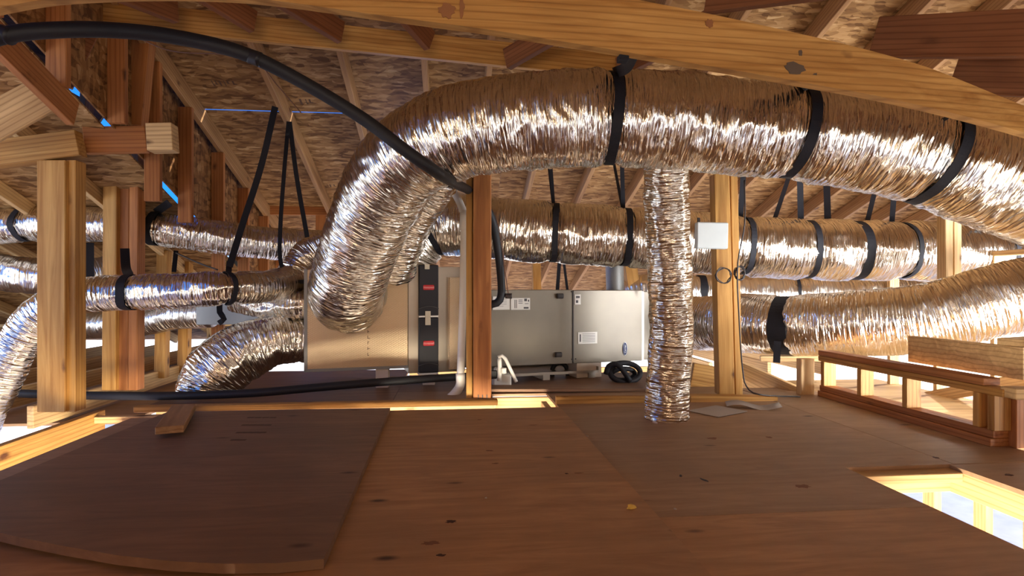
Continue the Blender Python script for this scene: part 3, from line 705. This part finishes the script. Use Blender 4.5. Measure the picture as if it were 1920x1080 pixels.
D9 = duct('flexible_duct', 'bright low foil duct behind the two left posts', [(60, 596, 5.2), (150, 610, 5.2), (270, 603, 5.0), (330, 592, 4.9), (395, 588, 4.8)], .115, 19.6, FOILB, amp=.7, seg=60)
D10 = duct('flexible_duct', 'short fat foil elbow leaving the plenum low on the left for the floor',
           [(600, 640, 4.6), (560, 634, 4.5), (510, 640, 4.38), (460, 658, 4.3), (420, 685, 4.22), (392, 718, 4.18), (380, 765, 4.16)], .19, 21.9, FOIL, amp=1.9, rads=[.18, .18, .185, .20, .21, .21, .19, .17])
D11 = duct('flexible_duct', 'small foil elbow held in the hanging loop left of the bent duct', [(680, 450, 4.75), (610, 468, 4.7), (575, 490, 4.65), (555, 520, 4.6), (560, 560, 4.7)], .15, 23.1, FOIL, amp=1.6, seg=60)
D12 = duct('flexible_duct', 'foil branch rising behind the bent duct toward the black hose', [(730, 500, 4.3), (745, 450, 4.15), (775, 400, 4.0), (815, 355, 3.85), (835, 330, 3.7)], .17, 25.4, FOIL, amp=1.5, seg=60, rads=[.2, .18, .14, .10])
# rigid grey takeoff beside the plenum
bm = bmesh.new()
a = P(390, 588, 4.8); b = P(575, 585, 4.55)
o = lum('sheet_duct', a, b, .25, .17, SHEET); props(o, 'grey flat-sided sheet metal duct left of the plenum', 'duct')
D13 = duct('flexible_duct', 'crumpled foil transition between left ducts and plenum', [(440, 560, 4.5), (500, 572, 4.45), (560, 572, 4.4), (600, 570, 4.5)], .10, 27.4, FOIL, amp=2.2, seg=60)

# ------------------------------------------------------------------ straps
strap('wide black strap round the fat duct nearest its bend', D1, (1150, 222), .052, [([(1184, 104, 2.16), (1172, 128, 2.6)], 'top')])
strap('wide black strap round the fat duct under the beam stain', D1, (1490, 250), .052, [([(1508, 158, 2.30)], 'top')])
strap('wide black strap round the fat duct farthest to the right', D1, (1748, 296), .052, [([(1782, 220, 2.45)], 'top')])
bm = bmesh.new(); p = P(1170, 110, 2.14); bx(bm, p.x - .022, p.x + .014, p.y - .02, p.y + .02, p.z - .012, p.z + .012, .003)
o = from_bm('strap_buckle', bm, BLACK); props(o, 'black buckle on the underside of the beam at the first strap', 'buckle')
DS = D3
strap('slack black strap round the level duct beside the bent duct', DS, (810, 428), .045, [([(800, 345, 4.4), (802, 380, 4.4)], 'top')])
strap('black strap round the level duct right of the middle post', DS, (1036, 436), .045, [([(1028, 300, 5.2)], 'top', .6), ([(1032, 300, 4.6)], 'top', .6)])
strap('black strap round the level duct left of the vertical duct', DS, (1172, 444), .048, [([(1150, 300, 5.2)], 'top', .5), ([(1166, 300, 4.6)], 'top', .7)])
strap('dark strap round the level duct right of the pine post', DS, (1392, 460), .042, [([(1394, 325, 4.6)], 'top')])
strap('long strap pair round the level duct fourth from the right edge', DS, (1512, 466), .045, [([(1500, 335, 4.6)], 'top'), ([(1478, 335, 5.2), (1452, 412, 5.0)], 'end', .8)])
strap('widest black wrap round the level duct at right', DS, (1598, 468), .085, [([(1550, 345, 5.0), (1552, 412, 4.9)], 'end', .6)])
strap('thin strap round the level duct left of the bright post', DS, (1690, 470), .038, [([(1676, 370, 4.6)], 'top'), ([(1640, 360, 5.1), (1626, 416, 5.0)], 'end')])
strap('last thin strap round the level duct at the right edge', DS, (1862, 482), .038, [([(1842, 420, 4.6)], 'top')])
strap('broad black wrap round the lower right duct with hanging tail', D4, (1474, 608), .135, [([(1458, 640, 4.18), (1456, 680, 4.2)], 'end', .35)])
strap('black wrap round the hidden duct right of the vertical duct', D5, (1312, 550), .07)
strap('thin strap round the hidden duct left of the broad wrap', D5, (1490, 552), .03)
strap('black strap pair round the upper left duct at the left edge', D6, (48, 422), .045, [([(73, 335, 4.5)], 'top', .8), ([(70, 335, 4.55), (78, 392, 4.5)], 'end', .8)])
strap('short black strap round the upper left duct by the slim studs', D6, (290, 430), .055, [([(318, 380, 4.3)], 'top')])
strap('black strap nailed to the built-up post round the middle left duct', D7, (243, 548), .055, [([(234, 466, 4.10), (236, 500, 3.95)], 'top')])
strap('black strap ending the long sling on the middle left duct', D7, (430, 542), .03, [([(430, 490, 4.0)], 'top', 1.2)])
def band(label, pts, wid, th=.003, cat='strap', name='hanger_strap', grp='straps holding the ducts'):
    o = from_bm(name, ribbon_bm([P(*p) for p in pts], wid, th, (0, 0, H)), BLACK); return props(o, label, cat, grp)
band('long black strap slanting down from the roof at left', [(516, 200, 4.1), (490, 310, 4.1), (455, 420, 4.0), (430, 500, 3.85)], .042)
band('looped black strap hanging down to cradle the small elbow', [(541, 228, 4.6), (533, 320, 4.5), (526, 420, 4.45), (526, 490, 4.4), (545, 525, 4.4), (578, 528, 4.4)], .03)
band('straight black strap beside the looped one', [(543, 228, 4.6), (556, 330, 4.55), (576, 445, 4.5)], .034)
band('black strap stub above the low bright duct at left', [(168, 455, 4.7), (168, 525, 4.7)], .06)
band('small black strap stub on the slim stud', [(330, 470, 4.9), (326, 510, 4.8)], .035)
band('short black strap hooked on the flat grey duct', [(412, 568, 4.4), (412, 585, 4.4), (420, 598, 4.38), (410, 606, 4.4)], .04)
band('thicker dark strap dropping to the furnace from the level duct', [(1049, 490, 5.6), (1045, 545, 5.6)], .035)
band('thinner dark strap dropping to the furnace beside the thicker one', [(1057, 490, 5.6), (1064, 545, 5.6)], .025)
band('black strap behind the vertical duct at furnace level', [(1222, 500, 4.9), (1224, 555, 4.9)], .03)

# ------------------------------------------------------------------ hoses, pipes, wires
o = tube('insulated_hose', [P(*p) for p in [(-60, 88, 2.1), (10, 66, 2.15), (90, 57, 2.2), (200, 56, 2.3), (320, 68, 2.4), (450, 98, 2.5), (560, 150, 2.62), (680, 222, 2.72), (760, 282, 2.76), (822, 325, 2.90), (860, 347, 3.5), (882, 360, 4.10), (918, 400, 4.25), (932, 460, 4.35), (940, 530, 4.40), (938, 560, 4.40), (925, 570, 4.40), (900, 566, 4.45)]], .030, RUBBER, seg=16)
props(o, 'thick black insulated hose arching from upper left to behind the middle post', 'hose')
for l, q, D in (('clear tape round the hose near the left edge', (12, 65), 2.15), ('clear tape round the hose below its crest', (478, 108), 2.52)):
    bm = tube_bm([P(q[0] - 10, q[1] - 3, D), P(q[0] + 10, q[1] + 4, D)], .0315, 14, .01)
    o = from_bm('tape_wrap', bm, BPLAS, None, False, True); props(o, l, 'tape')
o = tube('insulated_hose', [P(*p) for p in [(-80, 732, 3.95), (0, 736, 3.95), (100, 740, 3.92), (200, 742, 3.90), (330, 742, 3.88), (470, 737, 3.9), (600, 726, 4.0), (720, 716, 4.1), (868, 706, 4.35), (890, 705, 4.4)]], .028, RUBBER, seg=14)
props(o, 'black insulated hose lying low along the platform behind the plywood', 'hose')
pv = empty('pvc_pipe', P(862, 725, 4.18), 0, 'white drain pipe standing left of the middle post', 'pipe')
tube('pipe_run', [P(830, 325, 4.35), P(858, 372, 4.25), P(870, 400, 4.2)], .027, PVC, pv, 14)
tube('pipe_run', [P(871, 395, 4.2), P(868, 560, 4.19), P(863, 712, 4.18)], .027, PVC, pv, 14)
tube('coupling', [P(871, 398, 4.2), P(870, 432, 4.2)], .033, PVC, pv, 16)
tube('elbow', [P(863, 700, 4.18), P(863, 722, 4.18), P(853, 738, 4.16), P(842, 748, 4.15)], .033, PVC, pv, 16, .02)
tube('pipe_run', [P(848, 744, 4.15), P(832, 760, 4.13)], .027, PVC, pv, 14)
o = tube('vent_pipe', [P(1154, 560, 5.6), P(1152, 495, 5.6)], .085, SHEET, None, 24); props(o, 'galvanized vent pipe rising behind the furnace cabinet', 'pipe')
for y in (514, 524):
    pass
o = tube('loose_wire', [P(*p) for p in [(240, 62, 3.0), (320, 95, 3.0), (420, 102, 3.0), (480, 115, 3.0), (520, 160, 3.1), (565, 212, 3.3)]], .003, TAN, None, 6); props(o, 'thin brown wire dangling behind the black hose', 'wire')
o = tube('loose_wire', [P(*p) for p in [(928, 398, 4.35), (938, 440, 4.35), (946, 500, 4.35), (953, 550, 4.36)]], .004, TAN, None, 6); props(o, 'thin wire dropping beside the hose to the furnace label', 'wire')
o = tube('grommet', [P(947, 555, 4.40), P(960, 555, 4.40)], .020, WIRE, None, 12, .01); props(o, 'small black grommet on the furnace where the thin wire enters', 'grommet')
o = tube('loose_wire', [P(*p) for p in [(330, 474, 4.7), (370, 492, 4.6), (408, 506, 4.5)]], .006, WIRE, None, 6); props(o, 'short black cable slanting right from the slim stud strap', 'wire')
o = tube('control_cable', [P(*p) for p in [(1396, 338, 3.9), (1396, 420, 3.9), (1383, 500, 3.9), (1386, 600, 3.9), (1392, 690, 3.9), (1400, 725, 3.9), (1425, 740, 3.85), (1500, 744, 4.0)]], .005, WIRE, None, 8); props(o, 'dark cable running down the edge of the right pine post to the floor', 'cable')
def coil(label, px, py, D, r, turns, seed, mat=WIRE, fl=1.0):
    rnd = random.Random(seed); pts = []
    for i in range(turns * 10 + 1):
        a = i / 10 * 2 * math.pi; rr = r * (.8 + .35 * rnd.random())
        pts.append(P(px, py, D) + Vector((math.cos(a) * rr * fl, -.012 * rnd.random(), math.sin(a) * rr)))
    o = tube('wire_coil', pts, .0032, mat, None, 6, .02); return props(o, label, 'wire coil')
coil('round wire coil on the front of the right pine post', 1356, 516, 3.94, .052, 3, 3)
coil('tangled wire coil hanging at the edge of the right pine post', 1386, 512, 3.92, .05, 5, 5, fl=.7)
# white box on the post
wb = empty('white_box', P(1333, 466, 3.9), 0, 'white rectangular control box fixed to the right pine post', 'box')
a = P(1304, 466, 3.92); b = P(1362, 417, 3.92)
bm = bmesh.new(); bx(bm, 0, (1362 - 1304) / F * 3.92, -.03, .03, 0, 49 / F * 3.92, .006)
o = from_bm('case', bm, WHITE, wb, True); o.matrix_parent_inverse = Matrix.Identity(4)
o.location = a - wb.location; o.rotation_euler = (0, .02, -YAW)
o = lum('mounting_bracket', P(1310, 418, 3.96), P(1310, 408, 3.96), .02, .01, WIRE, wb)

# ------------------------------------------------------------------ air handler line
A0 = P(571, 540, 4.20); A1 = P(1205, 540, 5.02); ang = math.atan2(A1.y - A0.y, A1.x - A0.x)
def FX(px):     # distance along the cabinet fronts for a pixel column
    t = (px - 960) / F; d = (A1 - A0).normalized(); d0 = A0
    # (x c - y s) = t (x s + y c)
    f = lambda v: (v.x * cs - v.y * sn) - t * (v.x * sn + v.y * cs)
    return -f(Vector((d0.x, d0.y, 0))) / f(Vector((d.x, d.y, 0)))
def FD(px):
    q = A0 + (A1 - A0).normalized() * FX(px); return q.x * sn + q.y * cs
def FZ(px, py): return H - (py - 540) / F * FD(px)
base = Vector((A0.x, A0.y, 0))
def unit(name, label, cat, px):
    q = base + (Vector((A1.x, A1.y, 0)) - base).normalized() * FX(px)
    return empty(name, q, ang, label, cat), FX(px)
def lb(name, par, x0, x1, y0, y1, z0, z1, mat, bev=.003):
    bm = bmesh.new(); bx(bm, x0, x1, y0, y1, z0, z1, bev); return from_bm(name, bm, mat, par, True)
pl, X0 = unit('duct_plenum', 'foil-faced duct board plenum box taking the fat duct', 'plenum', 571)
zb0, zt0 = .150, .885
lb('board_box', pl, 0, FX(765) - X0, 0, .72, zb0, zt0, BOARD, .004)
lb('edge_tape', pl, -.003, FX(765) - X0, -.004, .0, zb0 - .004, zb0 + .018, SHEET, .001)
lb('edge_tape', pl, -.004, .02, -.004, .0, zb0, zt0, SHEET, .001)
for i in range(6):       # faint stamped print running down the face
    z_ = zb0 + .10 + i * .042
    lb('print_mark', pl, FX(689) - X0, FX(689) - X0 + .004, -.0025, -.001, z_, z_ + .022, BROWNINK, 0)
    lb('print_mark', pl, FX(689) - X0 + .004, FX(689) - X0 + .012 + .006 * (i % 2), -.0025, -.001, z_ + .008 * (i % 3), z_ + .004 + .008 * (i % 3), BROWNINK, 0)
# hole edge collar where the fat duct enters
cx_, cz_ = FX(652) - X0, FZ(652, 552)
bm = bmesh.new(); pr = None; rnd = random.Random(2)
ri = []; ro = []
for k in range(48):
    a = 2 * math.pi * k / 48; r2 = .285 + .018 * rnd.random()
    ri.append(bm.verts.new((cx_ + .2 * math.cos(a), -.004, cz_ + .2 * math.sin(a)))); ro.append(bm.verts.new((cx_ + r2 * math.cos(a) * .95, -.004, cz_ + r2 * math.sin(a) * .9)))
for k in range(48): bm.faces.new((ri[k], ri[(k + 1) % 48], ro[(k + 1) % 48], ro[k]))
from_bm('mastic_ring', bm, TAPE, pl, True)
cb, X1 = unit('filter_cabinet', 'steel section between plenum and middle post with two black doors', 'cabinet', 765)
L1 = FX(872) - X1
lb('housing', cb, .002, L1, .004, .60, FZ(800, 699), FZ(800, 500), STEEL, .003)
x0, x1 = FX(784) - X1, FX(821) - X1
for nm, ya, yb in (('door', 592, 497), ('door', 698, 595)):
    dz0, dz1 = FZ(802, ya), FZ(802, yb)
    d = lb(nm, cb, x0, x1, -.030, .006, dz0, dz1, BPLAS, .006)
    zc = FZ(802, 539) if nm == 'door' and ya == 592 else FZ(802, 643)
    bdg = None
    bm = bmesh.new(); bx(bm, (x0 + x1) / 2 - .042, (x0 + x1) / 2 + .042, -.034, -.029, zc - .019, zc + .019, .006)
    bd = from_bm('badge', bm, RED, d, True)
    text('badge_lettering', 'Honeywell', .019, PINK, cb, Matrix.Translation(((x0 + x1) / 2, -.0352, zc)) @ Matrix.Rotation(math.pi / 2, 4, 'X'))
    # curved finger lip
    pts = [Vector((x0 + (x1 - x0) * i / 8, -.033, (dz0 + .055) + .018 * math.sin(i / 8 * math.pi))) for i in range(9)]
    bm = tube_bm(pts, .004, 8, .01); from_bm('finger_lip', bm, INK, d, True, True)
lb('seam_strip', cb, x0 + .002, x1 - .002, -.032, -.001, FZ(802, 594.5), FZ(802, 591.5), PVC, .001)
lb('masking_tape', cb, FX(796) - X1, FX(806) - X1, -.036, -.030, FZ(802, 609), FZ(802, 583), TAPE, .001)
lb('masking_tape', cb, FX(795) - X1, FX(804) - X1, -.036, -.030, FZ(802, 505), FZ(802, 496), TAPE, .001)
lb('foil_board', cb, FX(842) - X1, L1 - .004, -.02, .004, FZ(850, 692), FZ(850, 520), BOARD, .002)
lb('base_rail', cb, x0, x1, -.02, .05, FZ(802, 702), FZ(802, 698.5), PVC, .002)
fu, X2 = unit('furnace', 'long grey steel furnace cabinet lying on its side behind the middle post', 'furnace', 872)
xa = FX(1075) - X2; xb = FX(1205) - X2; xl = 0.004
zf0, zf1 = .128, .735
lb('coil_section', fu, xl, xa - .003, .01, .60, zf0, zf1, CABINET, .004)
lb('blower_section', fu, xa + .003, xb, 0.006, .60, zf0, zf1 - .004, CABINET, .004)
lb('panel_seam', fu, xa - .004, xa + .004, .004, .2, zf0 + .01, zf1 - .01, INK, 0)
def slot(cx, cy):
    bm = bmesh.new()
    q = [Vector((FX(cx) - X2 + s * .026, .002, FZ(cx, cy))) for s in (-1, -.3, .3, 1)]
    tube_bm(q, .021, 14, .01, bm=bm); return from_bm('handle_slot', bm, INK, fu, True, True)
slot(1050, 555); slot(1047, 665)
def stick(x0, x1, y0, y1, marks):
    s = lb('sticker', fu, FX(x0) - X2, FX(x1) - X2, .001, .008, FZ(x0, y1), FZ(x0, y0), STICKER, 0)
    for m_ in marks:
        lb('print_mark', s, FX(m_[0]) - X2, FX(m_[1]) - X2, -.001, .002, FZ(x0, m_[3]), FZ(x0, m_[2]), INK, 0)
stick(958, 994, 559, 581, [(965, 966, 562, 578), (968, 969, 562, 578), (983, 988, 560, 565), (990, 992, 562, 566), (982, 991, 576, 579), (972, 980, 562, 563), (972, 980, 565, 566), (972, 980, 568, 569), (984, 991, 569, 570)])
stick(924, 956, 556, 581, [(928, 950, 562, 562.6), (928, 950, 566, 566.6), (928, 950, 570, 570.6), (928, 944, 574, 574.6)])
stick(1084, 1120, 623, 645, [(1087, 1089, 627, 641)] + [(1092, 1116, 626 + 3 * i, 626.7 + 3 * i) for i in range(6)])
stick(1078, 1089, 552, 571, [(1080, 1087, 555, 559), (1080, 1084, 563, 568)])
bm = bmesh.new(); ex, ez = FX(1172) - X2, FZ(1172, 654)
def oval(rx, rz, y, mat, nm, par):
    bm = bmesh.new(); a = [bm.verts.new((ex + rx * math.cos(t * math.pi / 16), y, ez + rz * math.sin(t * math.pi / 16))) for t in range(32)]
    b_ = [bm.verts.new((v.co.x, y + .003, v.co.z)) for v in a]; bm.faces.new(a); bm.faces.new(b_)
    for k in range(32): bm.faces.new((a[k], a[(k + 1) % 32], b_[(k + 1) % 32], b_[k]))
    return from_bm(nm, bm, mat, par, True)
ov = oval(.022, .056, .000, SILVER, 'badge', fu); oval(.0195, .053, -.0012, BLUE, 'badge_field', ov)
text('badge_lettering', 'Carrier', .023, SILVER, ov, Matrix.Translation((ex, -.0024, ez)) @ Matrix.Rotation(math.pi / 2, 4, 'X') @ Matrix.Rotation(math.pi / 2, 4, 'Z'))
for x_, y_ in ((1073, 547), (1073, 674), (1080, 673)):
    bm = bmesh.new(); bmesh.ops.create_icosphere(bm, subdivisions=2, radius=.006)
    for v in bm.verts: v.co += Vector((FX(x_) - X2, .004, FZ(x_, y_)))
    from_bm('screw', bm, INK, fu, True, True)
rt, X3 = unit('return_plenum', 'pale return box joined to the right end of the furnace', 'plenum', 1206)
lb('panel', rt, .002, .30, .03, .58, .13, .72, CABINET, .004); lb('corner_flange', rt, .0, .02, .022, .03, .13, .72, STEEL, .001)
# under the furnace: metal pan, support, pump, coil of duct
pan, X4 = unit('drain_pan', 'shallow grey metal pan on the platform under the furnace', 'pan', 925)
bm = bmesh.new(); Lp = FX(1122) - X4
za = .045
bx(bm, 0, Lp, .0, .55, za, za + .004); bx(bm, 0, Lp, -.004, .0, za, za + .022); bx(bm, 0, Lp, .55, .554, za, za + .05); bx(bm, -.004, 0, 0, .55, za, za + .05); bx(bm, Lp, Lp + .004, 0, .55, za, za + .05)
for x_ in (.05, Lp / 2, Lp - .05): bx(bm, x_ - .03, x_ + .03, .02, .5, 0, za)
from_bm('tray', bm, STEEL, pan, True)
sp, X5 = unit('furnace_support', 'white foam support block under the furnace beside the black coil', 'support', 1085)
lb('block', sp, 0, FX(1132) - X5, .04, .22, 0, .126, FOAM, .004)
lb('top_pad', sp, .005, FX(1132) - X5 - .005, .05, .21, .1265, .1275, PVC, 0)
cc = empty('flexible_conduit_coil', P(1170, 720, 4.75), 0, 'coil of black corrugated tube under the right end of furnace', 'coil')
def loop(cx, cy, D, rx, rz, tilt, r, nm, par, n=28, corr=True):
    pts = []
    for i in range(n + 1):
        a = 2 * math.pi * i / n; pts.append(P(cx, cy, D) + Vector((math.cos(a) * rx, math.sin(a) * tilt, math.sin(a) * rz)))
    return tube(nm, pts, r, RUBBER, par, 12, .02)
loop(1172, 698, 4.72, .125, .070, .04, .022, 'outer_loop', cc); loop(1168, 702, 4.78, .10, .05, -.03, .02, 'inner_loop', cc)
tube('tail', [P(1136, 702, 4.70), P(1142, 686, 4.70), P(1158, 684, 4.68), P(1172, 700, 4.66), P(1182, 716, 4.66)], .022, RUBBER, cc, 12, .02)
for s_, l in ((0, 1),):
    o = loop(1050, 700, 5.05, .07, .09, .02, .02, 'black_tube_loop', None); props(o, 'black tube loop standing behind the metal pan', 'tube')
pm = empty('condensate_pump', P(942, 720, 4.42), 0, 'small white pump with two pipes at the foot of the furnace', 'pump')
pb = P(942, 722, 4.42)
bm = bmesh.new(); bx(bm, pb.x - .075, pb.x + .065, pb.y - .04, pb.y + .09, 0, .10, .012); bx(bm, pb.x - .06, pb.x + .02, pb.y - .03, pb.y + .07, .10, .15, .012)
from_bm('pump_body', bm, PVC, pm)
tube('outlet_pipe', [P(936, 714, 4.34), P(937, 690, 4.34), P(936, 672, 4.34)], .016, PVC, pm, 12)
tube('outlet_pipe', [P(934, 670, 4.34), P(944, 668, 4.34), P(955, 688, 4.34), P(968, 716, 4.34)], .013, PVC, pm, 12)
tube('cap', [P(944, 700, 4.33), P(944, 690, 4.33)], .022, PVC, pm, 14, .01)
bm = bmesh.new(); p = P(924, 702, 4.36); bx(bm, p.x - .03, p.x + .03, p.y - .02, p.y + .02, p.z - .03, p.z + .03, .004)
from_bm('plug', bm, BPLAS, pm)
o = things_lum('platform_board', 'dark plank lying on the platform before the drain pan', 'plank', P(916, 728, 4.22), P(1206, 728, 4.35), .18, .02, PLYD)
for l, px_, D in (('foam block under the plenum left of the filter doors', 717, 4.42), ('foam block under the filter doors', 804, 4.55)):
    q = P(px_, 720, D); bm = bmesh.new(); bx(bm, q.x - .048, q.x + .048, q.y - .02, q.y + .06, 0, .140, .004)
    o = from_bm('foam_block', bm, FOAM); props(o, l, 'block')

# ink stamps on the roof deck: illegible rows of short strokes printed on the sheathing
def stamp(px, py, n_, w_, h_, seed):
    # find the roof point at that pixel
    t = Vector((P(px, py, 1) - Vector((0, 0, H)))); z0 = H
    k = (3.62 + .147 - H) / (t.z + .327 * t.y); q = Vector((0, 0, H)) + t * k
    rnd = random.Random(seed); bm = bmesh.new(); x = 0
    for i in range(n_):
        ww = w_ * (.25 + .5 * rnd.random()); hh = h_ * (.5 + .5 * rnd.random())
        bx(bm, x, x + ww * .45, 0, hh, -.0006, .0)
        if rnd.random() > .5: bx(bm, x, x + ww, hh * .8, hh, -.0007, -.0001)
        x += ww + w_ * .22
    o = from_bm('ink_stamp', bm, BROWNINK, ceiling, True)
    o.matrix_parent_inverse = Matrix.Identity(4)
    o.matrix_basis = Matrix.Translation(q + Vector((0, 0, -.002))) @ Matrix.Rotation(math.atan(-.327), 4, 'X')
    return o
stamp(395, 150, 6, .045, .07, 1); stamp(560, 185, 3, .05, .07, 2); stamp(590, 165, 2, .06, .08, 3); stamp(690, 225, 6, .03, .09, 4); stamp(596, 345, 5, .05, .06, 5); stamp(700, 222, 3, .04, .08, 6)
stamp(660, 340, 3, .05, .05, 8)
